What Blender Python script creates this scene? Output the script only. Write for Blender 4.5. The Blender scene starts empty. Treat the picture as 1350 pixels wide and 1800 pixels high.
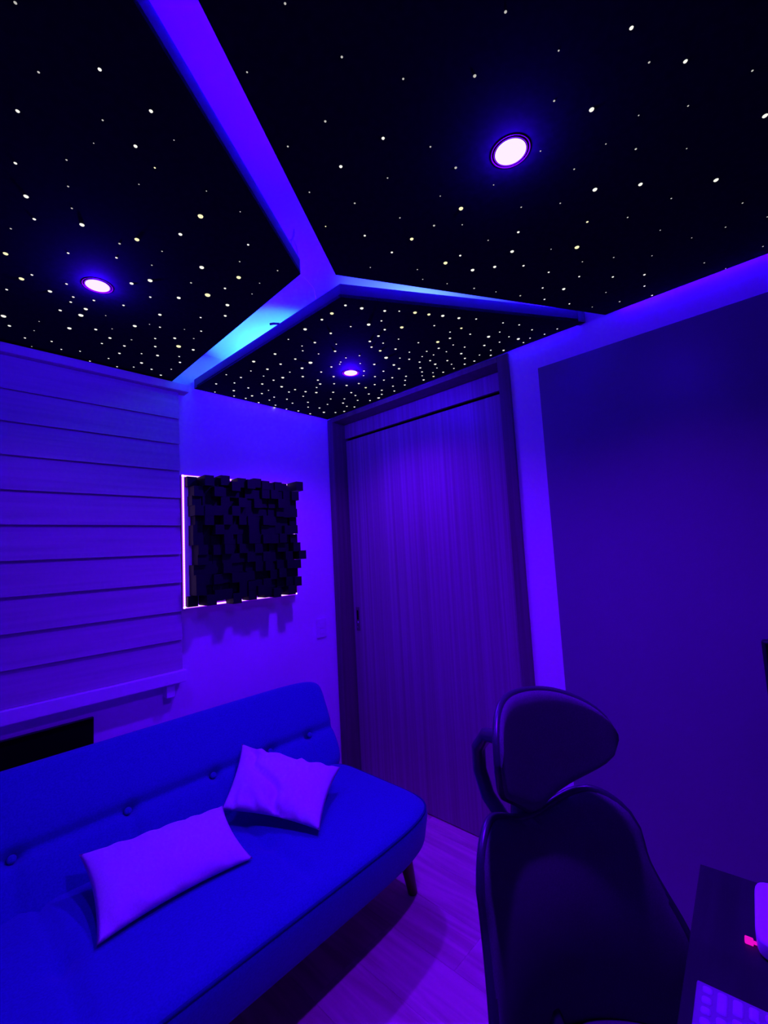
import bpy, bmesh, math, random
from mathutils import Vector, Matrix, noise
sc = bpy.context.scene
C = sc.collection

# ------------------------------------------------------------------ camera, world, exposure
cam = bpy.data.cameras.new('camera')
cam_o = bpy.data.objects.new('camera', cam)
C.objects.link(cam_o)
cam.sensor_fit = 'HORIZONTAL'
cam.sensor_width = 36.0
cam.lens = 36.0 * 781.85 / 1350.0
cam.clip_start = 0.02
YAW, PITCH, ROLL = 0.8180, 0.0882, -0.0536
fwd = Vector((math.sin(YAW) * math.cos(PITCH), math.cos(YAW) * math.cos(PITCH), math.sin(PITCH)))
rgt = Vector((math.cos(YAW), -math.sin(YAW), 0))
upv = rgt.cross(fwd)
r2 = math.cos(ROLL) * rgt + math.sin(ROLL) * upv
u2 = -math.sin(ROLL) * rgt + math.cos(ROLL) * upv
M = Matrix((r2, u2, -fwd)).transposed().to_4x4()
M.translation = Vector((-1.8963, -2.2471, 1.4538))
cam_o.matrix_world = M
sc.camera = cam_o

world = bpy.data.worlds.new('night')
sc.world = world
world.use_nodes = True
world.node_tree.nodes['Background'].inputs[0].default_value = (0.0, 0.0, 0.001, 1)
world.node_tree.nodes['Background'].inputs[1].default_value = 1.0
sc.view_settings.view_transform = 'Standard'
sc.view_settings.look = 'None'
sc.view_settings.gamma = 1.0
sc.view_settings.use_curve_mapping = False
sc.view_settings.exposure = 0.0
sc.cycles.use_denoising = True
sc.cycles.sample_clamp_indirect = 6.0
sc.cycles.max_bounces = 8
sc.cycles.diffuse_bounces = 4

LAMP_RGB = (0.095, 0.0, 1.0)      # violet spotlights in the ceiling panels
LAMP_PWR = 96.0
SPILL_RGB = (0.028, 0.0, 1.0)    # wide bluish spill of the same lamps
SPILL_PWR = 15.0
STRIP_RGB = (0.010, 0.0, 1.0)        # blue LED strips on top of the panels
STRIP_PWR = 190.0
WASH_RGB = (0.022, 0.0, 1.0)       # added unseen glow between panels and wall, brightens the wall tops
WASH_PWR = 330.0

# ------------------------------------------------------------------ materials
def mat(name, col, rough=0.6, spec=0.3, emit=None, power=0.0, sheen=0.0, metal=0.0):
    m = bpy.data.materials.new(name)
    m.use_nodes = True
    b = m.node_tree.nodes['Principled BSDF']
    b.inputs['Base Color'].default_value = (*col, 1)
    b.inputs['Roughness'].default_value = rough
    b.inputs['Specular IOR Level'].default_value = spec
    b.inputs['Metallic'].default_value = metal
    b.inputs['Sheen Weight'].default_value = sheen
    if emit:
        b.inputs['Emission Color'].default_value = (*emit, 1)
        b.inputs['Emission Strength'].default_value = power
    return m

def emitter(name, col, power):
    m = bpy.data.materials.new(name)
    m.use_nodes = True
    nt = m.node_tree
    nt.nodes.clear()
    e = nt.nodes.new('ShaderNodeEmission')
    o = nt.nodes.new('ShaderNodeOutputMaterial')
    e.inputs[0].default_value = (*col, 1)
    e.inputs[1].default_value = power
    nt.links.new(e.outputs[0], o.inputs[0])
    return m

def noisy(m, c1, c2, scale=(1, 1, 1), nscale=5.0, detail=4.0, bump=0.0, bdist=0.002, lo=0.35, hi=0.65, rnd=0.0, dist=0.0):
    """two-tone grain on object coordinates, optional bump and per-object tint"""
    nt = m.node_tree
    b = nt.nodes['Principled BSDF']
    tc = nt.nodes.new('ShaderNodeTexCoord')
    mp = nt.nodes.new('ShaderNodeMapping')
    mp.inputs['Scale'].default_value = scale
    nz = nt.nodes.new('ShaderNodeTexNoise')
    nz.inputs['Scale'].default_value = nscale
    nz.inputs['Detail'].default_value = detail
    nz.inputs['Distortion'].default_value = dist
    cr = nt.nodes.new('ShaderNodeValToRGB')
    cr.color_ramp.elements[0].position = lo
    cr.color_ramp.elements[1].position = hi
    cr.color_ramp.elements[0].color = (*c1, 1)
    cr.color_ramp.elements[1].color = (*c2, 1)
    nt.links.new(tc.outputs['Object'], mp.inputs['Vector'])
    vec = mp.outputs['Vector']
    if rnd:
        oi = nt.nodes.new('ShaderNodeObjectInfo')
        ad = nt.nodes.new('ShaderNodeVectorMath')
        ad.operation = 'ADD'
        sc_ = nt.nodes.new('ShaderNodeVectorMath')
        sc_.operation = 'SCALE'
        cmb = nt.nodes.new('ShaderNodeCombineXYZ')
        for k in range(3):
            nt.links.new(oi.outputs['Random'], cmb.inputs[k])
        nt.links.new(cmb.outputs[0], sc_.inputs[0])
        sc_.inputs['Scale'].default_value = 37.0
        nt.links.new(vec, ad.inputs[0])
        nt.links.new(sc_.outputs[0], ad.inputs[1])
        vec = ad.outputs[0]
    nt.links.new(vec, nz.inputs['Vector'])
    nt.links.new(nz.outputs['Fac'], cr.inputs['Fac'])
    nt.links.new(cr.outputs['Color'], b.inputs['Base Color'])
    if bump:
        bp_ = nt.nodes.new('ShaderNodeBump')
        bp_.inputs['Strength'].default_value = bump
        bp_.inputs['Distance'].default_value = bdist
        nt.links.new(nz.outputs['Fac'], bp_.inputs['Height'])
        nt.links.new(bp_.outputs[0], b.inputs['Normal'])
    return m

MT = {}
MT['wall'] = noisy(mat('white_paint', (.8, .8, .8), .6, .2), (.78, .70, .80), (.82, .74, .84), nscale=3, bump=.05)
MT['ceil'] = noisy(mat('ceiling_paint', (.8, .8, .8), .8, .1), (.78, .78, .78), (.82, .82, .82), nscale=6, bump=.05)
MT['navy'] = noisy(mat('dark_wall_paint', (.3, .3, .3), .38, .45), (.17, .16, .19), (.20, .19, .22), nscale=2.0, lo=.2, hi=.8)
MT['floorbase'] = mat('floor_underlay', (.1, .07, .05), .8)
MT['plank'] = noisy(mat('oak_plank', (.5, .3, .2), .38, .35), (.66, .42, .31), (.92, .64, .50), scale=(22, 1.6, 8), nscale=1.0, detail=6, lo=.36, hi=.62, rnd=1, dist=.8, bump=.1)
MT['door'] = noisy(mat('wenge_laminate', (.3, .25, .25), .42, .3), (.24, .16, .18), (.36, .27, .30), scale=(60, 60, .55), nscale=1.0, detail=8, lo=.30, hi=.70, dist=.15, bump=.04)
MT['jamb'] = noisy(mat('wenge_frame', (.3, .25, .25), .42, .3), (.10, .065, .07), (.15, .10, .11), scale=(40, 40, 1.2), nscale=1.0, detail=5, lo=.32, hi=.66)
MT['black'] = mat('black_plastic', (.012, .012, .014), .45, .35)
MT['gap'] = mat('black_and_slot_shade', (.004, .004, .004), .9, .0)  # painted shade in the door gap and pull; own black of panel and screen
MT['felt'] = noisy(mat('black_felt', (.016, .016, .02), .95, .05), (.007, .007, .009), (.011, .011, .014), nscale=60, bump=.1)
MT['rim'] = mat('panel_edge_cloth', (.17, .17, .18), .9, .1)
MT['block'] = noisy(mat('black_wood_block', (.012, .012, .015), .6, .25), (.003, .003, .004), (.007, .007, .008), scale=(1, 1, 6), nscale=8, rnd=1)
MT['board'] = mat('white_board', (.75, .75, .77), .6, .2)
MT['slat'] = noisy(mat('blind_fabric', (.52, .5, .52), .75, .15), (.42, .40, .42), (.50, .48, .50), scale=(1, 1, 30), nscale=2, rnd=1)
MT['rail'] = mat('blind_rail', (.5, .48, .5), .5, .3)
MT['sill'] = mat('sill_white', (.8, .79, .8), .4, .4)
MT['sofa'] = noisy(mat('blue_upholstery', (.03, .06, .5), .85, .15, sheen=.15), (.020, .04, .27), (.030, .05, .34), nscale=180, bump=.15, bdist=.001)
MT['sofadark'] = mat('blue_piping', (.010, .015, .13), .8, .1)
MT['legwood'] = noisy(mat('walnut_leg', (.12, .05, .02), .4, .4), (.09, .035, .015), (.16, .07, .03), scale=(12, 12, 1), nscale=3)
MT['cush'] = noisy(mat('cushion_cotton', (.7, .68, .72), .9, .1, sheen=.1), (.64, .62, .66), (.72, .70, .74), nscale=220, bump=.2, bdist=.001)
MT['mesh'] = noisy(mat('chair_mesh_cloth', (.07, .07, .08), .9, .15), (.095, .09, .10), (.13, .125, .135), nscale=400, bump=.2, bdist=.0008)
MT['frame'] = mat('chair_frame_plastic', (.035, .035, .045), .32, .5)
MT['metal'] = mat('chrome', (.6, .6, .6), .25, .5, metal=1.0)
MT['desk'] = noisy(mat('dark_desk_board', (.05, .045, .06), .55, .25), (.015, .013, .017), (.024, .021, .026), scale=(2, 30, 2), nscale=1.5)
MT['white'] = mat('white_plastic', (.8, .8, .8), .4, .4)
MT['kbody'] = mat('keyboard_body', (.30, .30, .34), .5, .3)
MT['key'] = mat('key_cap', (.58, .58, .62), .5, .3)
MT['switch'] = mat('switch_plastic', (.72, .72, .72), .35, .4)
MT['wire'] = mat('pale_wire', (.8, .8, .8), .4, .3)
MT['lamp'] = emitter('spotlight_lens', (1.2, .86, 1.5), 1.0)
MT['lamp'].cycles.emission_sampling = 'NONE'
MT['ring'] = mat('spotlight_ring', (.12, .01, .02), .5, .1)
MT['strip'] = emitter('blue_led_strip', STRIP_RGB, STRIP_PWR)
MT['wash'] = emitter('added_violet_wash', WASH_RGB, WASH_PWR)
MT['washb'] = emitter('added_blue_wash', STRIP_RGB, WASH_PWR * .5)
MT['star'] = emitter('fibre_star_white', (1.0, .97, .90), 1.0)
MT['starw'] = emitter('fibre_star_warm', (1.0, .92, .55), 1.05)
MT['stard'] = emitter('fibre_star_dim', (1.0, .97, .92), .50)
MT['artled'] = emitter('violet_led_tape', (.30, .01, 1.0), 2.0)
MT['artdot'] = emitter('led_tape_diode', (1.0, .66, 1.25), 1.5)
MT['pink'] = emitter('pink_glow', (.9, .004, .65), .9)
for k_ in ('star', 'starw', 'stard', 'artdot', 'pink'):
    MT[k_].cycles.emission_sampling = 'NONE'

# ------------------------------------------------------------------ mesh helpers
def link(name, bm, m, parent=None, smooth=False, loc=(0, 0, 0), rot=None):
    me = bpy.data.meshes.new(name)
    bmesh.ops.recalc_face_normals(bm, faces=bm.faces)
    bm.to_mesh(me)
    bm.free()
    me.materials.append(MT[m] if isinstance(m, str) else m)
    if smooth:
        me.polygons.foreach_set('use_smooth', [True] * len(me.polygons))
    o = bpy.data.objects.new(name, me)
    C.objects.link(o)
    o.location = loc
    if rot:
        o.rotation_euler = rot
    if parent:
        o.parent = parent
    return o

def copy_of(src, parent=None, loc=None, rot=None, scale=None):
    o = src.copy()
    C.objects.link(o)
    o.parent = parent
    if loc is not None:
        o.location = loc
    if rot is not None:
        o.rotation_euler = rot
    if scale is not None:
        o.scale = scale
    return o

def empty(name, loc=(0, 0, 0), rotz=0.0):
    o = bpy.data.objects.new(name, None)
    C.objects.link(o)
    o.location = loc
    o.rotation_euler = (0, 0, rotz)
    o.empty_display_size = .1
    return o

def tag(o, label, cat, group=None):
    o['label'] = label
    o['category'] = cat
    if group:
        o['group'] = group
    return o

def struct(o, label=None):
    o['kind'] = 'structure'
    if label:
        o['label'] = label
    return o

def box(bm, x0, x1, y0, y1, z0, z1, bev=0.0, seg=2):
    r = bmesh.ops.create_cube(bm, size=1.0)
    vs = r['verts']
    bmesh.ops.scale(bm, vec=(abs(x1 - x0), abs(y1 - y0), abs(z1 - z0)), verts=vs)
    bmesh.ops.translate(bm, vec=((x0 + x1) / 2, (y0 + y1) / 2, (z0 + z1) / 2), verts=vs)
    if bev:
        es = list({e for v in vs for e in v.link_edges})
        bmesh.ops.bevel(bm, geom=es, offset=bev, segments=seg, profile=.5, affect='EDGES')
    return bm

def boxes(name, rects, m, parent=None, bev=0.0, **k):
    bm = bmesh.new()
    for r in rects:
        box(bm, *r, bev=bev)
    return link(name, bm, m, parent, **k)

def lathe(bm, prof, n=32, cx=0, cy=0):
    rings = []
    for r, z in prof:
        rings.append([bm.verts.new((cx + r * math.cos(2 * math.pi * i / n), cy + r * math.sin(2 * math.pi * i / n), z)) for i in range(n)] if r > 1e-6 else [bm.verts.new((cx, cy, z))])
    for a, b in zip(rings, rings[1:]):
        for i in range(n):
            j = (i + 1) % n
            if len(a) == 1 and len(b) == 1:
                continue
            if len(a) == 1:
                bm.faces.new((a[0], b[i], b[j]))
            elif len(b) == 1:
                bm.faces.new((a[i], b[0], a[j]))
            else:
                bm.faces.new((a[i], b[i], b[j], a[j]))
    return bm

def tube(bm, pts, rad, n=8, closed=False):
    pts = [Vector(p) for p in pts]
    rings = []
    N = len(pts)
    for k, p in enumerate(pts):
        if closed:
            t = (pts[(k + 1) % N] - pts[k - 1]).normalized()
        else:
            t = (pts[min(k + 1, N - 1)] - pts[max(k - 1, 0)]).normalized()
        if k == 0:
            a = t.cross(Vector((0, 0, 1)))
            if a.length < 1e-3:
                a = t.cross(Vector((1, 0, 0)))
        else:
            a = a - t * a.dot(t)          # carry the frame along so the tube does not twist
        a.normalize()
        b = t.cross(a)
        r = rad(k / (N - 1)) if callable(rad) else rad
        rings.append([bm.verts.new(p + r * (math.cos(2 * math.pi * i / n) * a + math.sin(2 * math.pi * i / n) * b)) for i in range(n)])
    m = N if closed else N - 1
    for k in range(m):
        A, B = rings[k], rings[(k + 1) % N]
        for i in range(n):
            j = (i + 1) % n
            bm.faces.new((A[i], A[j], B[j], B[i]))
    if not closed:
        bm.faces.new(rings[0])
        bm.faces.new(list(reversed(rings[-1])))
    return bm

def prism(bm, pts, z0, z1):
    lo = [bm.verts.new((x, y, z0)) for x, y in pts]
    hi = [bm.verts.new((x, y, z1)) for x, y in pts]
    bm.faces.new(lo)
    bm.faces.new(hi)
    n = len(pts)
    for i in range(n):
        j = (i + 1) % n
        bm.faces.new((lo[i], lo[j], hi[j], hi[i]))
    return bm

def slab(L, W, T, r, n_exp, nx, ny, top=None, bot=None, dome=0.0):
    """padded slab centred on the origin: rounded edges of radius r, rounded plan corners, surface displaced by top(x,y)"""
    bm = bmesh.new()
    X, Y = L / 2, W / 2
    m0u, m0v = .16, .16
    def coords(n):
        cs = []
        k = 5
        for i in range(k):
            cs.append(-1 + .16 * i / k)
        for i in range(n + 1):
            cs.append(-.84 + 1.68 * i / n)
        for i in range(1, k + 1):
            cs.append(.84 + .16 * i / k)
        return cs
    us, vs_ = coords(nx), coords(ny)
    def pt(u, v, side):
        mx = max(abs(u), abs(v))
        mm = 1 - mx
        if mm < .16:
            a = mm / .16 * math.pi / 2
            inset, drop = r * (1 - math.cos(a)), r * (1 - math.sin(a))
        else:
            inset, drop = None, 0
        if mx < 1e-6:
            x = y = 0
        else:
            s, t = u / mx, v / mx
            q = (abs(s) ** n_exp + abs(t) ** n_exp) ** (1 / n_exp)
            if mm < .16:
                x, y = s / q * (X - inset), t / q * (Y - inset)
            else:
                w = mx / .84
                qq = 1 + (q - 1) * w
                x, y = s / qq * (X - r) * w, t / qq * (Y - r) * w
        z = T / 2 - drop
        if mm >= .16:
            z += dome * (1 - (mx / .84) ** 2)
        if side > 0 and top:
            fade = min(1, mm / .12)
            z += top(x, y) * fade
        return (x, y, z * side if side < 0 else z)
    G = {}
    for side in (1, -1):
        for i, u in enumerate(us):
            for j, v in enumerate(vs_):
                G[side, i, j] = bm.verts.new(pt(u, v, side))
        for i in range(len(us) - 1):
            for j in range(len(vs_) - 1):
                bm.faces.new((G[side, i, j], G[side, i + 1, j], G[side, i + 1, j + 1], G[side, i, j + 1]))
    a, b = len(us), len(vs_)
    loop = [(i, 0) for i in range(a)] + [(a - 1, j) for j in range(1, b)] + [(i, b - 1) for i in range(a - 2, -1, -1)] + [(0, j) for j in range(b - 2, 0, -1)]
    for k in range(len(loop)):
        p, q = loop[k], loop[(k + 1) % len(loop)]
        bm.faces.new((G[(1,) + p], G[(1,) + q], G[(-1,) + q], G[(-1,) + p]))
    return bm

H = 2.35       # underside of the star panels
CZ = 2.56      # real ceiling
XL, YF = -3.0, -3.7

# ------------------------------------------------------------------ room shell
fl = struct(boxes('floor', [(XL, .3, YF, .0, -.05, -.008)], 'floorbase'), 'pale wood laminate floor')
random.seed(4)
bm = bmesh.new(); box(bm, 0, .1894, 0, 1.2, -.008, 0, bev=.0006, seg=1)
pl0 = link('plank', bm, 'plank', fl)
k = 0
for i in range(16):
    x = -.19 * (i + 1)
    y = -.02 - random.choice((.0, .3, .6, .9, .45)) 
    y0 = y + 1.2
    while y0 > YF:
        a, b = max(y0 - 1.2, YF), min(y0, 0.0)
        if b - a > .03:
            o = pl0 if k == 0 else copy_of(pl0, fl)
            o.location = (x, a, 0)
            o.scale = (1, (b - a - .0006) / 1.2, 1)
            k += 1
        y0 -= 1.2

for a, b in ((-.62, -.012), (-1.316, -.621)):      # short lengths running into the door recess
    copy_of(pl0, fl, (.0004, a, 0), None, (.79, (b - a) / 1.2, 1))

struct(boxes('ceiling', [(XL - .1, .3, YF - .1, .1, CZ, CZ + .08)], 'ceil'), 'white upper ceiling above the star panels')
struct(boxes('wall_back', [(XL - .1, .3, 0, .1, -.05, CZ)], 'wall'), 'white wall behind the blue sofa')
struct(boxes('wall_left', [(XL - .1, XL, YF - .1, 0, -.05, CZ)], 'wall'))
struct(boxes('wall_front', [(XL, .3, YF - .1, YF, -.05, CZ)], 'wall'))
OY0, OY1, OZ = -.006, -1.324, 2.345        # door opening in the right wall
DX = .095                                   # depth of the door recess
wr = struct(boxes('wall_right', [(0, .2, YF, OY1, -.05, CZ), (0, .2, OY1, 0, OZ, CZ), (DX + .06, .2, OY1, 0, -.05, OZ)], 'wall'), 'white wall with door recess and dark painted field')
bm = bmesh.new(); box(bm, -.004, 0.0005, YF + .002, -1.458, 0.0, 2.229, bev=.001, seg=1)
pp = link('painted_panel', bm, 'navy', wr)
pp['label'] = 'dark matt painted field on the white wall'

# door
dr = empty('door_1', (0, (OY0 + OY1) / 2, 0))
struct(dr, 'dark wood sliding door in a recessed frame')
dy = (OY0 + OY1) / 2
def dpart(name, rects, m, bev=0.0, parent=None):
    o = boxes(name, [(a, b, c - dy, d - dy, e, f) for a, b, c, d, e, f in rects], m, parent or dr, bev=bev)
    return o
dpart('jamb', [(-.012, DX + .06, -.006, -.058, 0, OZ)], 'jamb', .002)
dpart('jamb', [(-.012, DX + .06, -1.268, -1.324, 0, OZ)], 'jamb', .002)
dpart('head_jamb', [(-.012, DX + .06, -.058, -1.268, 2.318, OZ)], 'jamb', .002)
dpart('fascia', [(DX, DX + .02, -.058, -1.268, 2.222, 2.318)], 'door', .001)
leaf = dpart('leaf', [(DX, DX + .04, -.064, -1.262, .006, 2.204)], 'door', .002)
dpart('slot_shade_filler', [(DX + .035, DX + .055, -.058, -1.268, 2.16, 2.25)], 'gap')  # black filler behind the gap, its shade is in the colour
hz, hy = 1.03, -.104
pull = boxes('pull_plate', [(DX - .003, DX + .001, hy - .016 - dy, hy + .016 - dy, hz - .075, hz + .075)], 'jamb', leaf, bev=.0012)
boxes('recess_shade', [(DX - .0045, DX - .002, hy - .007 - dy, hy + .007 - dy, hz - .005, hz + .055)], 'gap', pull, bev=.001)  # raised black block, its colour stands in for the recess shade
bm = bmesh.new(); lathe(bm, [(0, .006), (.006, .005), (.009, .002), (.009, -.003)], 16)
lk = link('lock_cylinder', bm, 'metal', pull, True, (DX - .004, hy - dy, hz - .022), (0, -math.pi / 2, 0))
bm = bmesh.new(); tube(bm, [(DX - .006, hy - .006 - dy, hz - .055), (DX - .010, hy - dy, hz - .048), (DX - .006, hy + .004 - dy, hz - .040)], .0025, 6)
link('thumb_turn', bm, 'metal', pull, True)

# window sill with bracket, under the blind
sl = struct(boxes('trim_1', [(-2.75, -.985, -.062, 0.0, .893, .948)], 'sill', bev=.004), 'white window sill under the blind')
boxes('bracket', [(-1.071, -1.033, -.045, 0, .832, .893)], 'sill', sl, bev=.003)

# ------------------------------------------------------------------ star ceiling panels
STARS = [  # x mm, y mm, radius mm of each fibre end; w = warm white
    "-1807,-1423,2.8 -1762,-1324,2.5 -1686,-1404,3.1 -1777,-1211,3.4 -1655,-1302,2.2 -1593,-1387,3.5 -1589,-1285,3.7 -1654,-1233,1.6 -1536,-1355,1.6 "
    "-1762,-1064,3.1 -1685,-1148,2.4 -1540,-1257,2.5w -1550,-1185,1.8 -1427,-1273,1.8 -1666,-1068,2.6 -1730,-968,4.2 -1644,-997,2.7 -1402,-1185,5.4w "
    "-1703,-893,3.6 -1740,-813,2.8 -1612,-950,4.6 -1520,-937,3.0 -1491,-986,4.8w -1413,-1085,3.9 -1335,-1268,2.0 -1257,-1171,3.1 -1736,-684,4.9w "
    "-1612,-800,3.1 -1508,-867,3.2 -1686,-573,5.4w -1667,-616,3.3 -1710,-476,3.5 -1611,-551,4.6 -1582,-630,3.4 -1436,-764,4.5 -1550,-562,3.6 -1549,-523,3.7 "
    "-1496,-583,3.7 -1415,-614,3.7 -1502,-507,4.9 -1504,-451,6.2 -1563,-442,3.8 -1440,-503,2.7 -1696,-276,6.1 -1672,-208,4.0 -1601,-310,2.7 -1602,-221,2.8 "
    "-1617,-133,3.6 -1512,-322,5.3 -1439,-373,4.1 -1396,-416,2.9 -1341,-492,5.3 -1381,-334,4.3 -1391,-265,3.7 -1315,-371,3.0 -1319,-298,3.8 -1538,-163,3.6 "
    "-1496,-108,3.1 -1437,-135,3.1 -1313,-214,3.9 -1332,-133,3.3 -1383,-55,3.3 -1280,-65,3.4 -1224,-106,3.4 -1193,-23,4.3 -1586,-65,2.6 -1423,-982,2.6 "
    "-1422,-899,2.8 -1399,-818,5.5 -1366,-724,3.6 -1295,-781,4.8 -1300,-890,3.0 -1309,-987,5.3 -1231,-860,7.0w -1206,-933,3.6 -1202,-1016,5.5w "
    "-1238,-1088,2.8 -1130,-1127,2.9 -1137,-1033,2.5 -1124,-963,2.6 -1153,-847,5.0 -1125,-776,4.0 -1186,-707,3.4 -1141,-612,3.6 -1302,-632,4.5 "
    "-1269,-542,3.5 -1305,-539,2.8 -1194,-584,2.9 -1194,-491,4.3 -1155,-432,7.2w -1137,-536,3.0 -1097,-439,4.6 -1250,-440,3.7 -1225,-370,3.8 -1188,-292,4.7 "
    "-1244,-268,3.2 -1213,-173,4.8 -1115,-339,3.3 -1089,-283,4.1 -1156,-130,3.8 -1100,-88,3.9 -1089,-185,3.2 -1121,-19,3.3 ",

    "-1503,-1719,2.3 -1494,-1583,2.0 -1385,-1724,2.6 -1330,-1609,2.9 -1215,-1666,3.4 -1353,-1508,2.4 -1235,-1549,3.7 -1123,-1725,2.4 -1132,-1602,2.2 "
    "-1243,-1440,2.3 -1137,-1491,2.8 -993,-1657,1.9 -1013,-1537,2.5 -1140,-1377,2.2w -1036,-1424,3.1 -921,-1583,3.0 -926,-1506,4.1w -926,-1428,3.3 "
    "-763,-1509,5.0w -924,-1334,2.4 -804,-1428,2.6 -750,-1407,2.5 -668,-1448,2.6 -923,-1770,1.9 -918,-1670,4.6w -802,-1784,2.5 -737,-1863,2.4 "
    "-865,-1639,2.3 -719,-1734,3.6 -716,-1944,4.5 -610,-1889,3.1w -754,-1656,2.4 -654,-1681,4.3 -521,-1828,5.3w -758,-1561,3.3 -573,-1769,2.3 "
    "-667,-1548,4.6 -627,-1606,4.0 -561,-1673,3.5 -435,-1814,2.6 -464,-1715,3.1 -360,-1777,3.1 -574,-1496,3.0 -391,-1662,3.2 -326,-1711,4.4 -496,-1537,2.6 "
    "-406,-1585,3.0 -314,-1635,3.2 -210,-1687,3.1 -117,-1739,2.5 -646,-2032,4.0 -515,-2173,4.4 -530,-2078,2.4 -361,-2214,2.5 -542,-1975,2.6 -411,-2028,2.2 "
    "-298,-2088,2.0 -277,-2168,2.5 -73,-2242,2.6 -237,-2260,2.2 -294,-1981,2.4 -116,-2095,2.8 -19,-2142,2.6 -380,-1892,2.7 -197,-1937,3.7 -268,-1857,3.4 "
    "-119,-1919,3.1 -27,-1923,3.1 -184,-1809,2.9 -76,-1825,3.0 -1232,-1968,2.9 -1049,-2114,3.4 -1107,-2008,2.0 -961,-2122,2.4 -912,-2172,3.6 -794,-2263,2.4 "
    "-1276,-1777,2.4 -1181,-1876,3.0 -1021,-1964,2.5 -945,-2012,4.0 -857,-2079,1.8 -803,-2159,2.1 -651,-2275,4.1 -1035,-1733,3.0 -929,-1894,2.1 "
    "-836,-2007,1.9 -770,-2052,2.9 -682,-2137,1.8 -820,-1930,2.4 ",

    "-841,-987,4.1 -845,-886,5.6 -847,-774,3.1 -769,-762,3.2 -740,-727,3.6 -747,-822,4.2 -668,-747,3.4 -814,-624,4.8 -845,-497,5.7 -716,-638,4.2 "
    "-640,-651,7.3 -736,-550,4.4 -633,-576,5.5 -752,-463,4.9 -651,-501,3.7 -570,-496,4.8 -801,-396,3.6 -868,-283,3.7 -798,-296,4.1 -722,-380,3.7 "
    "-639,-423,5.8 -656,-366,4.2 -788,-213,3.8 -852,-145,4.2 -673,-287,4.7 -575,-317,5.7 -496,-326,4.4 -434,-336,4.9 -700,-195,4.3 -739,-114,5.1 "
    "-600,-230,3.7 -501,-276,4.3 -602,-167,4.5 -625,-104,5.1 -699,-42,3.8 -632,-48,4.2 -520,-160,4.1 -514,-102,3.9 -445,-175,4.3 -401,-270,3.9 -539,-29,4.4 "
    "-382,-139,4.2 -320,-206,4.4 -267,-137,4.2 -440,-50,4.1 -420,-8,4.7 -348,-28,4.0 -271,-43,4.7 -179,-42,4.6 -805,-35,3.7 -839,-1120,3.9 -781,-1145,5.2 "
    "-841,-1046,5.5w -704,-1189,4.3 -661,-1224,3.2 -608,-1257,5.6w -679,-1078,5.6 -661,-1131,3.6 -601,-1092,3.9 -562,-1150,5.7w -722,-1020,3.3 "
    "-747,-927,4.0 -582,-1038,4.4 -576,-981,4.5 -497,-1075,3.2 -521,-1007,3.7 -533,-948,4.0 -478,-948,4.8w -437,-1004,4.1 -668,-869,3.1 -629,-815,4.5 "
    "-405,-916,6.9 -515,-852,3.7 -547,-795,3.6 -365,-1024,3.6 -308,-975,3.9 -352,-955,3.7 -536,-746,3.7 -524,-725,3.6 -454,-793,3.6 -245,-987,3.9 "
    "-395,-829,4.7 -317,-885,5.1 -264,-872,5.0 -534,-676,4.3 -534,-598,4.2 -379,-741,3.9 -302,-801,4.1 -450,-593,4.7 -340,-698,3.7 -286,-726,4.2 "
    "-205,-773,4.1 -163,-831,4.1 -125,-792,4.0 -76,-747,3.9 -216,-723,4.0 -483,-507,4.2 -441,-473,5.0 -425,-422,3.9 -380,-362,5.4 -386,-521,4.0 "
    "-286,-605,4.2 -319,-545,5.1 -209,-648,4.2 -216,-586,5.0w -114,-695,4.1 -118,-614,4.4 -53,-650,4.2 -310,-423,4.7 -227,-481,4.6 -177,-462,4.3 "
    "-134,-527,4.5 -71,-569,4.3 -43,-517,6.3 -51,-453,4.3 -111,-410,4.1 -190,-381,4.0 -251,-331,4.0 -148,-322,4.9 -91,-292,4.2 -45,-311,4.6 -206,-247,3.9 "
    "-68,-158,4.6 -39,-209,4.8 -203,-166,4.8 -129,-117,6.0 -557,-1284,4.8w -508,-1314,5.1 -445,-1346,4.5 -386,-1388,3.6 -472,-1246,3.6 -369,-1307,3.8w "
    "-378,-1257,3.3 -296,-1303,3.7 -275,-1445,3.3 -215,-1397,3.2 -333,-1225,3.9 -346,-1170,5.7w -406,-1110,3.7 -269,-1198,3.3 -215,-1344,5.4 -145,-1403,3.3 "
    "-293,-1136,4.0 -156,-1288,4.1 -131,-1350,3.6 -211,-1220,3.7 -310,-1081,3.7 -237,-1138,3.3 -283,-1033,3.5 -256,-1079,3.5 -166,-1172,4.4 -89,-1282,3.6 "
    "-41,-1321,4.1 -40,-1254,3.9 -85,-1220,3.4 -218,-1030,3.8 -153,-1084,3.8 -108,-1154,3.8 -166,-1021,4.8 -102,-1073,3.7 -45,-1167,3.8 -52,-1116,3.9 "
    "-189,-946,4.1 -122,-999,3.6 -50,-1051,3.6 -142,-920,3.8 -90,-950,3.7 -54,-988,3.9 -102,-889,3.6 -48,-922,4.3w -52,-859,4.7 -208,-1482,3.5 "
    "-126,-1499,3.6 -49,-1575,3.3 -60,-1459,3.3 -94,-1421,5.2 -45,-1518,3.3 -43,-1420,3.5 "]
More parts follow.
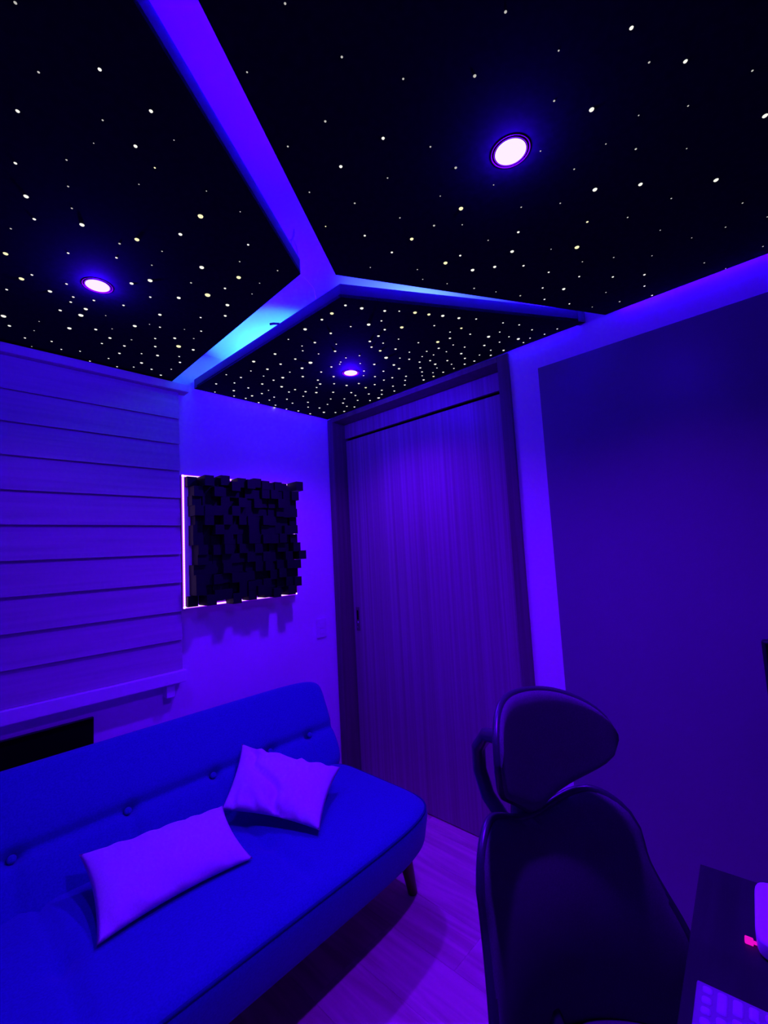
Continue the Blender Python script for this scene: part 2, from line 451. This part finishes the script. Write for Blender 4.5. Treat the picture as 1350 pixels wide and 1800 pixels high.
def panel(name, pts, lamp, stars, label, strips, washes=()):
    cx = sum(p[0] for p in pts) / len(pts); cy = sum(p[1] for p in pts) / len(pts)
    root = empty(name, (cx, cy, H))
    tag(root, label, 'ceiling panel', 'star ceiling panels')
    loc = [(x - cx, y - cy) for x, y in pts]
    bm = bmesh.new(); prism(bm, loc, 0.0, .012)
    face = link('star_board', bm, 'felt', root)
    # raised edge: one length of cloth-covered frame per side
    n = len(loc)
    for i in range(n):
        a, b = Vector(loc[i]), Vector(loc[(i + 1) % n])
        t = (b - a).normalized(); nrm = Vector((t.y, -t.x))
        mid = Vector((0, 0))
        if nrm.dot(Vector((a + b)) / 2) > 0:
            nrm = -nrm            # inward
        q = [a, b, b + nrm * .03 - t * .0, a + nrm * .03 + t * .0]
        bm = bmesh.new(); prism(bm, [tuple(v) for v in q], .0005, .05)
        link('edge_frame', bm, 'rim', root)
    # lamp: round lens set a little up in a ringed can
    lx, ly = lamp[0] - cx, lamp[1] - cy
    R = lamp[2]
    bm = bmesh.new(); lathe(bm, [(R, -.0015), (R * .8, -.0045), (R * .4, -.006), (0, -.0065)], 40)
    lens = link('spotlight_lens', bm, 'lamp', root, True, (lx, ly, 0))
    lens['label'] = 'glowing round spotlight lens'
    bm = bmesh.new(); lathe(bm, [(R * 1.03, .0), (R * 1.04, -.0012), (R * 1.08, -.0018), (R * 1.12, -.0012), (R * 1.14, 0)], 40)
    link('inner_ring', bm, 'ring', root, True, (lx, ly, 0))
    bm = bmesh.new(); lathe(bm, [(R * 1.20, .0), (R * 1.21, -.0010), (R * 1.26, -.0016), (R * 1.30, -.0010), (R * 1.31, 0)], 40)
    link('outer_ring', bm, 'ring', root, True, (lx, ly, 0))
    # the lamp's own light: the main beam and what spills sideways along the felt
    l = bpy.data.lights.new('spotlight_beam', 'SPOT')
    l.energy = LAMP_PWR * lamp[3]; l.color = LAMP_RGB; l.spot_size = math.radians(138); l.spot_blend = 1.0; l.shadow_soft_size = .028
    lo = bpy.data.objects.new('spotlight_beam', l); C.objects.link(lo)
    lo.location = (lx, ly, -.040); lo.parent = root
    l = bpy.data.lights.new('spotlight_spill', 'POINT')
    l.energy = SPILL_PWR * lamp[4]; l.color = SPILL_RGB; l.shadow_soft_size = .006
    lo = bpy.data.objects.new('spotlight_spill', l); C.objects.link(lo)
    lo.location = (lx, ly, -.016); lo.parent = root
    # fibre ends: tiny domes standing out of the felt
    proto = {}
    for s in stars.split():
        w = s.endswith('w')
        x, y, r = s.rstrip('w').split(',')
        x, y, r = float(x) / 1000 - cx, float(y) / 1000 - cy, float(r) / 1000
        kind = 'starw' if w else ('star' if r > .0030 else 'stard')
        if kind not in proto:
            bm = bmesh.new(); lathe(bm, [(.9, .1), (1, 0), (.85, -.5), (.5, -.85), (0, -1)], 10)
            proto[kind] = link('fibre_star', bm, kind, root, True)
            o = proto[kind]
        else:
            o = copy_of(proto[kind], root)
        o.location = (x, y, 0)
        r *= .85 if r < .0030 else (1.05 if r < .0038 else 1.28)
        o.scale = (r, r, r * .5)
    # LED tape lying on the panel's back, shining at the upper ceiling
    for (x0, y0, x1, y1) in strips:
        a, b = Vector((x0 - cx, y0 - cy)), Vector((x1 - cx, y1 - cy))
        t = (b - a).normalized(); nrm = Vector((-t.y, t.x)) * .005
        bm = bmesh.new(); prism(bm, [tuple(a - nrm), tuple(b - nrm), tuple(b + nrm), tuple(a + nrm)], .0502, .0530)
        link('led_strip', bm, 'strip', root)
    for (x0, x1, y0, y1, m_) in washes:  # added glowing bars, out of view, to light the upper walls
        boxes('added_wash_glow', [(x0 - cx, x1 - cx, y0 - cy, y1 - cy, .030, .0325)], m_, root)
    return root

P1 = [(-1.030, -.012), (-1.066, -1.160), (XL + .01, -2.400), (XL + .01, -.012)]
P2 = [(-.981, -1.232), (-.012, -1.754), (-.012, YF + .01), (XL + .01, YF + .01), (XL + .01, -2.500)]
P3 = [(-.906, -.012), (-.886, -1.147), (-.012, -1.678), (-.012, -.012)]
panel('star_panel', P1, (-1.510, -.683, .0335, .36, .8), STARS[0], 'black star ceiling panel over the window blind, at the left', [(-1.054, -.10, -1.083, -1.10), (-1.21, -1.231, -2.60, -2.127)])
panel('star_panel', P2, (-.979, -1.845, .0345, 1.6, .5), STARS[1], 'largest black star ceiling panel, at the upper right with the biggest lamp', [(-1.08, -1.316, -2.60, -2.275), (-.90, -1.296, -.10, -1.729)], [(-.0095, -.0045, -1.80, -3.3, 'wash')])
panel('star_panel', P3, (-.415, -.683, .0330, 1.0, 1.25), STARS[2], 'black star ceiling panel in the corner above the door', [(-.886, -.10, -.869, -1.08), (-.82, -1.166, -.08, -1.615)], [(-.0095, -.0045, -1.345, -1.66, 'washb'), (-.88, -.03, -.0095, -.0045, 'washb')])

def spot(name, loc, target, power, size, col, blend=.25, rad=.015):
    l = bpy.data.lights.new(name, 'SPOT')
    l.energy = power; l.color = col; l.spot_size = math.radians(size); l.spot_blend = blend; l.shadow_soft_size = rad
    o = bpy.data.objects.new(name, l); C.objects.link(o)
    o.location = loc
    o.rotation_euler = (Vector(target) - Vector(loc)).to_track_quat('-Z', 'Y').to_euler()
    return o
# two cool LED spots lying on the back of the corner panel, aimed at the upper ceiling
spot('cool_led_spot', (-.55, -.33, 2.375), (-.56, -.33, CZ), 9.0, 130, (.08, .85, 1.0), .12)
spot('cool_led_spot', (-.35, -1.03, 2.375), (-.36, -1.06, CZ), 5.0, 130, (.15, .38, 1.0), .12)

# wires seen in the gaps between the panels
def wire(name, pts, r, m, label):
    bm = bmesh.new(); tube(bm, pts, r, 6)
    return tag(link(name, bm, m, None, True), label, 'wire')
wire('wire', [(-1.045, -1.10, 2.402), (-1.01, -1.065, 2.43), (-.969, -1.034, 2.45), (-.926, -1.018, 2.452), (-.886, -1.002, 2.45), (-.866, -.985, 2.43), (-.855, -.975, 2.402)], .0014, 'wire', 'thin pale wire bridging the gap where the three panels meet')
wire('cable_loop', [(-1.10, -1.160, 2.402), (-1.108, -1.178, 2.435), (-1.119, -1.206, 2.45), (-1.112, -1.200, 2.455), (-1.103, -1.180, 2.44), (-1.112, -1.172, 2.436), (-1.098, -1.174, 2.44), (-1.084, -1.168, 2.43), (-1.072, -1.157, 2.415), (-1.068, -1.150, 2.402)], .0016, 'wire', 'tangled pale cable loop above the corner of the left panel')
wire('cable_end', [(-.860, -.76, 2.400), (-.874, -.748, 2.418), (-.885, -.726, 2.424), (-.898, -.718, 2.420)], .0045, 'black', 'short black cable end poking over the corner panel edge')

# ------------------------------------------------------------------ window blind
bl = empty('window_blind', (-1.9, 0, 1.6))
tag(bl, 'wide grey horizontal slat window blind on the left wall', 'blind')
bm = bmesh.new(); box(bm, -.86, .945, -.066, -.004, .703, .742, bev=.004)
link('headrail', bm, 'rail', bl)
zs = [2.300, 2.165, 2.037, 1.904, 1.768, 1.633, 1.494, 1.358, 1.221, 1.088, .950]
bm = bmesh.new()
hh = .1345
prof = [(-.030, hh), (-.034, hh), (-.0385, hh * .5), (-.0435, .004), (-.0445, 0), (-.041, 0), (-.034, hh * .5)]
ends = []
for x in (-.86, .903):
    ends.append([bm.verts.new((x, y, z)) for y, z in prof])
for i in range(len(prof)):
    j = (i + 1) % len(prof)
    bm.faces.new((ends[0][i], ends[0][j], ends[1][j], ends[1][i]))
bm.faces.new(ends[0]); bm.faces.new(ends[1])
s0 = link('slat', bm, 'slat', bl)
for i in range(10):
    o = s0 if i == 0 else copy_of(s0, bl)
    o.location = (0, 0, zs[i + 1] - 1.6)
    o.scale = (1, 1, (zs[i] - zs[i + 1] + .004) / hh)
for x in (-.55, .5):
    boxes('ladder_tape', [(x - .004, x + .004, -.032, -.030, -.645, .70)], 'rail', bl)

# black panel on the wall under the sill
bp_ = empty('black_panel', (-1.75, 0, .74))
tag(bp_, 'black rectangular wall panel under the window sill behind the sofa', 'panel')
boxes('cover', [(-.40, .393, -.024, 0, -.14, .088)], 'gap', bp_, bev=.003)
boxes('cover_frame', [(-.405, .397, -.018, -.002, -.145, .091)], 'black', bp_, bev=.003)

# light switch
sw = empty('light_switch', (-.128, 0, 1.0))
tag(sw, 'small white light switch on the wall beside the door frame', 'light switch')
boxes('plate', [(-.037, .037, -.009, 0, -.058, .058)], 'switch', sw, bev=.003)
boxes('rocker', [(-.018, .018, -.013, -.006, -.002, .034)], 'switch', sw, bev=.002)
boxes('socket_insert', [(-.018, .018, -.0115, -.006, -.036, -.006)], 'switch', sw, bev=.002)

# ------------------------------------------------------------------ block wall art with LED tape
ax0, ax1, az0, az1 = -.985, -.318, 1.228, 1.888
acx, acz = (ax0 + ax1) / 2, (az0 + az1) / 2
art = empty('wall_art', (acx, 0, acz))
tag(art, 'square wall art of black wooden blocks edged with glowing LED tape', 'wall art')
w2, h2 = (ax1 - ax0) / 2, (az1 - az0) / 2
boxes('backing_board', [(-w2, w2, -.026, 0, -h2, h2)], 'board', art, bev=.002)
t = .0065
tape = boxes('led_tape', [(-w2, w2, -.029, -.0262, h2 - 2 * t, h2), (-w2, w2, -.029, -.0262, -h2, -h2 + 2 * t), (-w2, -w2 + 2 * t, -.029, -.0262, -h2 + 2 * t, h2 - 2 * t), (w2 - 2 * t, w2, -.029, -.0262, -h2 + 2 * t, h2 - 2 * t)], 'artled', art)
tape['label'] = 'glowing pinkish white LED tape'
bm = bmesh.new()
N = 80
for i in range(N):
    u = -w2 + .004 + (2 * w2 - .008) * i / (N - 1)
    v = -h2 + .004 + (2 * h2 - .008) * i / (N - 1)
    for (x, z) in ((u, h2 - t), (u, -h2 + t), (-w2 + t, v), (w2 - t, v)):
        box(bm, x - .0036, x + .0036, -.031, -.0288, z - .0036, z + .0036)
dots = link('led_diode', bm, 'artdot', tape)
dots['kind'] = 'stuff'
random.seed(11)
bm = bmesh.new(); box(bm, -.5, .5, -1, 0, -.5, .5, bev=.0)
bk0 = link('wood_block', bm, 'block', art)
first = True
n = 13
gx0, gx1, gz0, gz1 = -w2 + .033, w2 - .030, -h2 + .012, h2 - .012
dx, dz = (gx1 - gx0) / n, (gz1 - gz0) / n
outs = {(12, 12): (.030, .010), (12, 4): (.034, 0), (12, 8): (.006, 0), (12, 6): (.008, 0), (12, 2): (.004, 0), (3, 12): (0, .012), (5, 12): (0, .006), (7, 12): (0, .012), (10, 12): (0, .004),
        (4, 0): (0, -.010), (0, 12): (-.014, 0), (0, 0): (-.018, -.004), (0, 10): (-.004, 0), (0, 8): (.010, 0), (0, 5): (.014, 0), (0, 4): (.014, 0), (9, 0): (0, -.004), (6, 0): (0, -.004)}
for i in range(n):
    for j in range(n):
        d = random.choice((.045, .055, .065, .075, .085, .095))
        if (i, j) in ((0, 0), (0, 12)):
            d = .03
        if i == 0 and j not in (0, 12):
            d = random.choice((.055, .07, .08))
        ox, oz = outs.get((i, j), (random.uniform(-.003, .003) if 0 < i < n - 1 else 0, random.uniform(-.003, .003)))
        if (i, j) in ((12, 12), (12, 4)):
            d = .10
        if j in (0, 12) and (i, j) not in outs and random.random() < .45:
            oz -= math.copysign(.016, j - 6)
        o = bk0 if first else copy_of(bk0, art)
        first = False
        o.location = (gx0 + (i + .5) * dx + ox, -.024, gz0 + (j + .5) * dz + oz)
        o.scale = (dx * random.uniform(.99, 1.06), d, dz * random.uniform(.99, 1.06))

# ------------------------------------------------------------------ sofa bed
sf = empty('sofa', (-1.29, -.62, 0))
tag(sf, 'blue tufted sofa bed on short wooden legs', 'sofa')
SX = sf.location.x; SY = sf.location.y
SL = 1.82
seatY0, seatY1 = -1.078, -.36
btnx = [-.30, -.69, -1.08, -1.47, -1.86, -2.2]
btnx = [-.475, -.705, -.985, -1.315, -1.65, -1.95]
seams = [-.99, -1.60]
def g(d, w):
    return math.exp(-(d / w) ** 2)
scy = (seatY0 + seatY1) / 2
scx = -.380 - SL / 2
def seat_top(x, y):
    X, Y = x + scx, y + scy
    z = .006 * math.sin(X * 9) * math.cos(Y * 7) * .4
    for s in seams:
        z -= .014 * g(X - s, .016) * (1 if Y > -.95 else max(0, 1 - (-.95 - Y) / .06))
    for s in seams:
        z -= .018 * g(math.hypot(X - s, Y + .74), .035)
    return z
bm = slab(SL, seatY1 - seatY0, .185, .045, 7.0, 84, 34, top=seat_top, dome=.012)
for v in bm.verts:                      # front and ends lean in towards the base
    k = max(0, -v.co.z + .045)
    v.co.x *= 1 - .05 * k
    v.co.y *= 1 - .62 * k
seat = link('seat_cushion', bm, 'sofa', sf, True, (scx - SX, scy - SY, .337))
# piping along the seat's upper edge
pts = []
for i in range(160):
    a = 2 * math.pi * i / 160
    c, s = math.cos(a), math.sin(a)
    m = max(abs(c), abs(s)); u, v = c / m, s / m
    q = (abs(u) ** 7 + abs(v) ** 7) ** (1 / 7)
    pts.append((u / q * (SL / 2 - .006), v / q * ((seatY1 - seatY0) / 2 - .006), .0725))
bm = bmesh.new(); tube(bm, pts, .005, 6, closed=True)
link('seat_piping', bm, 'sofadark', seat, True)
# backrest: tilted slab
B0 = Vector((0, -.470, .400)); B1 = Vector((0, -.150, .782))
bdir = (B1 - B0).normalized(); blen = (B1 - B0).length
ang = math.atan2(bdir.z, bdir.y)          # slope of the face
BLx = 1.90
bcx = -.268 - BLx / 2
def back_top(x, y):
    X = x + bcx
    f = (y + blen / 2) / blen             # 0 bottom, 1 top
    z = 0
    fs = .42
    z -= .020 * g(f - fs, .035)
    z -= .010 * g(f - fs, .10)
    for b in btnx:
        z -= .022 * g(math.hypot(X - b, (f - fs) * blen), .022)
        if f < fs + .02:
            z -= .012 * g(X - b, .016)
    return z
bm = slab(BLx, blen, .115, .045, 9.0, 110, 40, top=back_top, dome=.010)
nrm = Vector((0, -bdir.z, bdir.y))
mid = (B0 + B1) / 2 - nrm * .0575
# the end of the backrest is cut a little narrower towards the seat
for v in bm.verts:
    f = (v.co.y + blen / 2) / blen
    if v.co.x > 0:
        v.co.x -= .10 * (1 - f) * (v.co.x / (BLx / 2)) ** 6
bk = link('backrest', bm, 'sofa', sf, True, (bcx - SX, mid.y - SY, mid.z), (ang, 0, 0))
pts = []
for i in range(200):
    a = 2 * math.pi * i / 200
    c, s = math.cos(a), math.sin(a)
    m = max(abs(c), abs(s)); u, v = c / m, s / m
    q = (abs(u) ** 9 + abs(v) ** 9) ** (1 / 9)
    x, y = u / q * (BLx / 2 + .001), v / q * (blen / 2 + .001)
    f = (y + blen / 2) / blen
    if x > 0:
        x -= .10 * (1 - f) * (x / (BLx / 2)) ** 6
    pts.append((x, y, -.012))
bm = bmesh.new(); tube(bm, pts, .005, 6, closed=True)
link('back_piping', bm, 'sofadark', bk, True)
bm = bmesh.new(); lathe(bm, [(.013, -.004), (.0125, .003), (.009, .006), (0, .007)], 14)
b0 = link('button', bm, 'sofa', bk, True)
for i, b in enumerate(btnx):
    o = b0 if i == 0 else copy_of(b0, bk)
    o.location = (b - bcx, (.42 - .5) * blen, .0575 - .028)
bm = bmesh.new()
tube(bm, [(0, 0, .262), (.018, -.012, .13), (.036, -.024, 0)], lambda t: .034 - .014 * t, 14)
l0 = link('leg', bm, 'legwood', sf, True, (-.425 - SX, -.86 - SY, 0))
for (x, y, sx, sy) in ((-.425, -.50, 1, -1), (-2.12, -.86, -1, 1), (-2.12, -.50, -1, -1)):
    copy_of(l0, sf, (x - SX, y - SY, 0), None, (sx, sy, 1))
boxes('base_frame', [(-.46 - SX, -2.08 - SX, -.98 - SY, -.46 - SY, .232, .262)], 'black', sf, bev=.004)

# ------------------------------------------------------------------ cushions
def cushion(name, c, thick, label, seed, wr):
    """c: four corners in order (lower-left, lower-right, upper-right, upper-left)"""
    c = [Vector(p) for p in c]
    org = sum(c, Vector()) / 4
    nrm = (c[1] - c[0]).cross(c[3] - c[0]).normalized()
    nx, ny = 44, 32
    bm = bmesh.new()
    G = {}
    for side in (1, -1):
        for i in range(nx + 1):
            for j in range(ny + 1):
                u, v = i / nx * 2 - 1, j / ny * 2 - 1
                # edges pull in between the pointed corners
                pu = u * (1 - .07 * (1 - v * v) * abs(u) ** 3)
                pv = v * (1 - .12 * (1 - u * u) * abs(v) ** 3)
                s, t_ = (pu + 1) / 2, (pv + 1) / 2
                p = c[0] * (1 - s) * (1 - t_) + c[1] * s * (1 - t_) + c[2] * s * t_ + c[3] * (1 - s) * t_
                hgt = ((1 - u ** 2) * (1 - v ** 2))
                hgt = max(0, hgt) ** .52
                w = noise.noise(Vector((u * 2.2 + seed, v * 2.2, side * 3.1))) * .010 * hgt
                if side > 0:
                    edge = max(0, abs(v) - .35)
                    w += wr * .006 * math.sin(u * 17 + 3 * v + seed + 4 * noise.noise(Vector((u * 3, v * 2, seed)))) * edge * min(1, hgt * 3)
                    w += wr * -.012 * g((u * .8 + v * .5 + .25) + .1 * math.sin(v * 6), .06) * min(1, hgt * 2) * (1 if seed > 4 else 0)
                p = p + nrm * ((thick if side > 0 else -thick * .22) * hgt + w * (1 if side > 0 else 0))
                on_edge = i in (0, nx) or j in (0, ny)
                if on_edge and side < 0:
                    G[side, i, j] = G[1, i, j]
                else:
                    G[side, i, j] = bm.verts.new(p - org)
        for i in range(nx):
            for j in range(ny):
                vs = []
                for q in ((i, j), (i + 1, j), (i + 1, j + 1), (i, j + 1)):
                    vv = G[(side,) + q]
                    if vv not in vs:
                        vs.append(vv)
                try:
                    bm.faces.new(vs)
                except ValueError:
                    pass
    o = link(name, bm, 'cush', None, True, org)
    return tag(o, label, 'cushion', 'pale cushions on the sofa')
cushion('throw_cushion', [(-1.530, -.775, .452), (-1.080, -.795, .452), (-1.060, -.545, .528), (-1.505, -.475, .548)], .050, 'flat pale rectangular cushion lying towards the front of the blue sofa', 2.3, 1.0)
cushion('throw_cushion', [(-1.060, -.530, .505), (-.855, -.868, .462), (-.596, -.690, .535), (-.862, -.335, .635)], .055, 'creased pale cushion propped against the sofa backrest with one corner up', 7.7, 2.4)

# ------------------------------------------------------------------ office chair
CH_A = .422
ch = empty('office_chair', (-1.06, -1.99, 0), 0)
tag(ch, 'black office chair with curved headrest, facing the desk', 'chair')
CO = Vector((-.949, -1.747, 0))
Lx = Vector((math.cos(CH_A), -math.sin(CH_A), 0))
Fx = Vector((-math.sin(CH_A), -math.cos(CH_A), 0))
def chp(s, f, z):
    return CO + Lx * s + Fx * f + Vector((0, 0, z)) - ch.location
def shell(name, outline, curv, tilt, z_ref, thick, m, nu=28, nv=30, f0=0.0, belly=None, parent=None, pad=0.0):
    """curved padded shell. outline(v)->(half width, ztop shift fn) v in 0..1 bottom to top"""
    bm = bmesh.new()
    G = {}
    for side in (1, -1):
        for i in range(nu + 1):
            for j in range(nv + 1):
                u = i / nu * 2 - 1
                v = j / nv
                s, z = outline(u, v)
                f = f0 + curv * s * s - tilt * (z - z_ref) + (belly(v) if belly else 0)
                e = min(1 - abs(u), v, 1 - v)
                ed = min(1, e / .08)
                rnd = math.sqrt(max(0, 1 - (1 - ed) ** 2))
                f += side * thick * (.25 + .75 * rnd)
                if side > 0:
                    f += pad * (1 - u * u) * math.sin(math.pi * v)
                G[side, i, j] = bm.verts.new(chp(s, f, z))
        for i in range(nu):
            for j in range(nv):
                bm.faces.new((G[side, i, j], G[side, i + 1, j], G[side, i + 1, j + 1], G[side, i, j + 1]))
    loop = [(i, 0) for i in range(nu)] + [(nu, j) for j in range(nv)] + [(i, nv) for i in range(nu, 0, -1)] + [(0, j) for j in range(nv, 0, -1)]
    for k in range(len(loop)):
        p, q = loop[k], loop[(k + 1) % len(loop)]
        bm.faces.new((G[(1,) + p], G[(1,) + q], G[(-1,) + q], G[(-1,) + p]))
    return link(name, bm, m, parent or ch, True)

def lerp_tab(tab, v):
    for (a, x), (b, y) in zip(tab, tab[1:]):
        if v <= b:
            t = (v - a) / (b - a) if b > a else 0
            t = t * t * (3 - 2 * t) if False else t
            return x + (y - x) * t
    return tab[-1][1]
CB, CHD = 2.69, 4.6
def sm(a, b, x):
    t = min(1, max(0, (x - a) / (b - a)))
    return t * t * (3 - 2 * t)
def back_outline(u, v):
    w = .215 + .021 * sm(0, .25, v) - .036 * sm(.45, 1, v)
    s = u * w
    q = abs(s)
    top = .856 + .050 * (1 - math.cos(math.pi * min(q, .15) / .15)) / 2
    if q > .118:
        t = min(1, (q - .118) / .084)
        top -= .095 * (1 - math.sqrt(max(0, 1 - t * t)))
    bot = .40 + .05 * (q / .22) ** 4
    return s, bot + v * (top - bot)
belly_b = lambda v: .025 * math.sin(math.pi * v)
backrest = shell('backrest', back_outline, CB, .02, .87, .014, 'mesh', belly=belly_b)
def rimpts(outline, curv, tilt, z_ref, f0, belly, n=40):
    pts = []
    def P(u, v):
        s, z = outline(u, v)
        return chp(s, f0 + curv * s * s - tilt * (z - z_ref) + (belly(v) if belly else 0), z)
    for i in range(n): pts.append(P(-1 + 2 * i / n, 0))
    for i in range(n): pts.append(P(1, i / n))
    for i in range(n): pts.append(P(1 - 2 * i / n, 1))
    for i in range(n): pts.append(P(-1, 1 - i / n))
    return pts
bm = bmesh.new(); tube(bm, rimpts(back_outline, CB, .02, .87, -.006, belly_b), .009, 8, closed=True)
link('back_frame', bm, 'frame', ch, True)
def head_outline(u, v):
    s = u * .149
    q = abs(s) / .149
    top = 1.032 + .095 * math.sqrt(max(0, 1 - q ** 2.8))
    tt = max(0, (q - .08) / .92)
    bot = .882 + .104 * tt + .046 * tt ** 10
    return s, bot + v * (max(top, bot + .012) - bot)
headrest = shell('headrest', head_outline, CHD, .02, .87, .012, 'mesh', f0=.022, nu=28, nv=22)
bm = bmesh.new(); tube(bm, rimpts(head_outline, CHD, .02, .87, .012, None, 30), .008, 8, closed=True)
link('headrest_frame', bm, 'frame', headrest, True)
# headrest bracket: loop behind the neck
bm = bmesh.new()
pts = [chp(-.01, -.005, .985), chp(-.015, -.06, 1.005), chp(-.02, -.115, .995), chp(-.022, -.150, .955), chp(-.022, -.150, .90), chp(-.02, -.125, .85), chp(-.01, -.07, .81), chp(0, -.02, .79)]
tube(bm, pts, .017, 10)
link('headrest_bracket', bm, 'frame', ch, True)
# spine, seat, column, base
bm = bmesh.new(); tube(bm, [chp(0, -.02, .93), chp(0, -.035, .80), chp(0, -.02, .62), chp(0, .03, .46), chp(0, .14, .41)], .022, 10)
link('spine', bm, 'frame', ch, True)
bm = slab(.50, .48, .075, .03, 6, 20, 20, dome=.01)
link('seat', bm, 'mesh', ch, True, chp(0, .27, .425), (0, 0, -CH_A))
bm = bmesh.new(); lathe(bm, [(.06, .392), (.06, .385), (.028, .38), (.028, .20), (.045, .19), (.045, .09), (0, .09)], 20)
link('gas_lift', bm, 'frame', ch, True, chp(0, .27, 0))
bm = bmesh.new(); tube(bm, [(0, 0, .115), (.15, 0, .10), (.29, 0, .072)], lambda t: .026 - .010 * t, 10)
sp0 = link('base_spoke', bm, 'frame', ch, True, chp(0, .27, 0))
bm = bmesh.new(); lathe(bm, [(0, -.014), (.02, -.014), (.026, -.009), (.026, .009), (.02, .014), (0, .014)], 16)
ca0 = link('caster', bm, 'black', ch, True)
cpos = chp(0, .27, 0)
for k in range(5):
    a = 2 * math.pi * k / 5 + .2
    o = sp0 if k == 0 else copy_of(sp0, ch)
    o.location = cpos; o.rotation_euler = (0, 0, a)
    o = ca0 if k == 0 else copy_of(ca0, ch)
    o.location = cpos + Vector((.285 * math.cos(a), .285 * math.sin(a), .027)); o.rotation_euler = (math.pi / 2, 0, a)

# ------------------------------------------------------------------ desk and the things on it
DR = math.radians(4.0)
DC = Vector((-.714, -2.014, 0))           # far left corner of the desk top
dk = empty('desk', (DC.x, DC.y, 0), DR)
tag(dk, 'dark desk with a plain top at the lower right', 'desk')
boxes('desk_top', [(-1.05, 0, -.65, 0, .722, .750)], 'desk', dk, bev=.002)
for x in (-.03, -1.02):
    for y in (-.06, -.59):
        boxes('leg', [(x - .02, x + .02, y - .02, y + .02, 0, .722)], 'black', dk, bev=.003)
boxes('apron', [(-.93, -.12, -.60, -.58, .60, .722)], 'desk', dk)
def on_desk(x, y, z):
    return Vector((DC.x + x * math.cos(DR) - y * math.sin(DR), DC.y + x * math.sin(DR) + y * math.cos(DR), z))
# keyboard, its left end away from the camera
kb = empty('keyboard', on_desk(-.315, -.018, .750), DR)
tag(kb, 'pale compact keyboard on the dark desk', 'keyboard')
boxes('keyboard_body', [(-.285, 0, -.118, 0, 0, .007)], 'kbody', kb, bev=.003)
keysets = {0: [.0165] * 4 + [.095] + [.0165] * 6, 1: [.042] + [.0165] * 10 + [.042], 2: [.032] + [.0165] * 11 + [.032], 3: [.026] + [.0165] * 12 + [.018], 4: [.0165] * 13 + [.026], 5: [.0165] * 14}
protos = {}
for r_, ws in keysets.items():
    x = -.006
    y = -.007 - r_ * .0185
    dep = .0160 if r_ < 5 else .010
    for w in ws:
        if x - w < -.284:
            break
        key = (round(w, 4), dep)
        if key not in protos:
            bm = bmesh.new(); kk = w - .0026; box(bm, -kk / 2, kk / 2, -dep / 2 + .0012, dep / 2 - .0012, -.006, .0035, bev=.0045, seg=3)
            o = protos[key] = link('key', bm, 'key', kb)
        else:
            o = copy_of(protos[key], kb)
        o.location = (x - w / 2, y - dep / 2, .0068)
        x -= w + .0025
# white hub with a lit pink plug
hb = empty('white_hub', on_desk(-.038, -.092, .750), DR)
tag(hb, 'white rounded box on the desk at the right edge', 'device')
bm = slab(.175, .19, .030, .006, 8, 16, 16)
link('housing', bm, 'white', hb, True, (-.0875, -.095, .016))
boxes('foot', [(-.15, -.03, -.16, -.03, 0, .004)], 'black', hb)
pk = empty('plug', on_desk(-.180, -.082, .750), DR)
tag(pk, 'small glowing pink plug beside the white box on the desk', 'plug')
boxes('plug_body', [(-.006, .006, -.006, .006, .0, .007)], 'pink', pk, bev=.0015)
boxes('plug_tip', [(-.003, .003, -.016, -.006, .002, .005)], 'pink', pk, bev=.0008)

# wall screen at the right edge
tv = empty('monitor', (0, -2.43, .86))
tag(tv, 'black flat screen at the right edge above the desk', 'monitor')
boxes('screen_housing', [(-.07, -.04, -.32, .315, -.26, .255)], 'black', tv, bev=.006)
boxes('screen_glass', [(-.072, -.0695, -.31, .305, -.245, .245)], 'gap', tv)
boxes('wall_mount', [(-.042, -.0045, -.08, .08, -.08, .08)], 'black', tv)
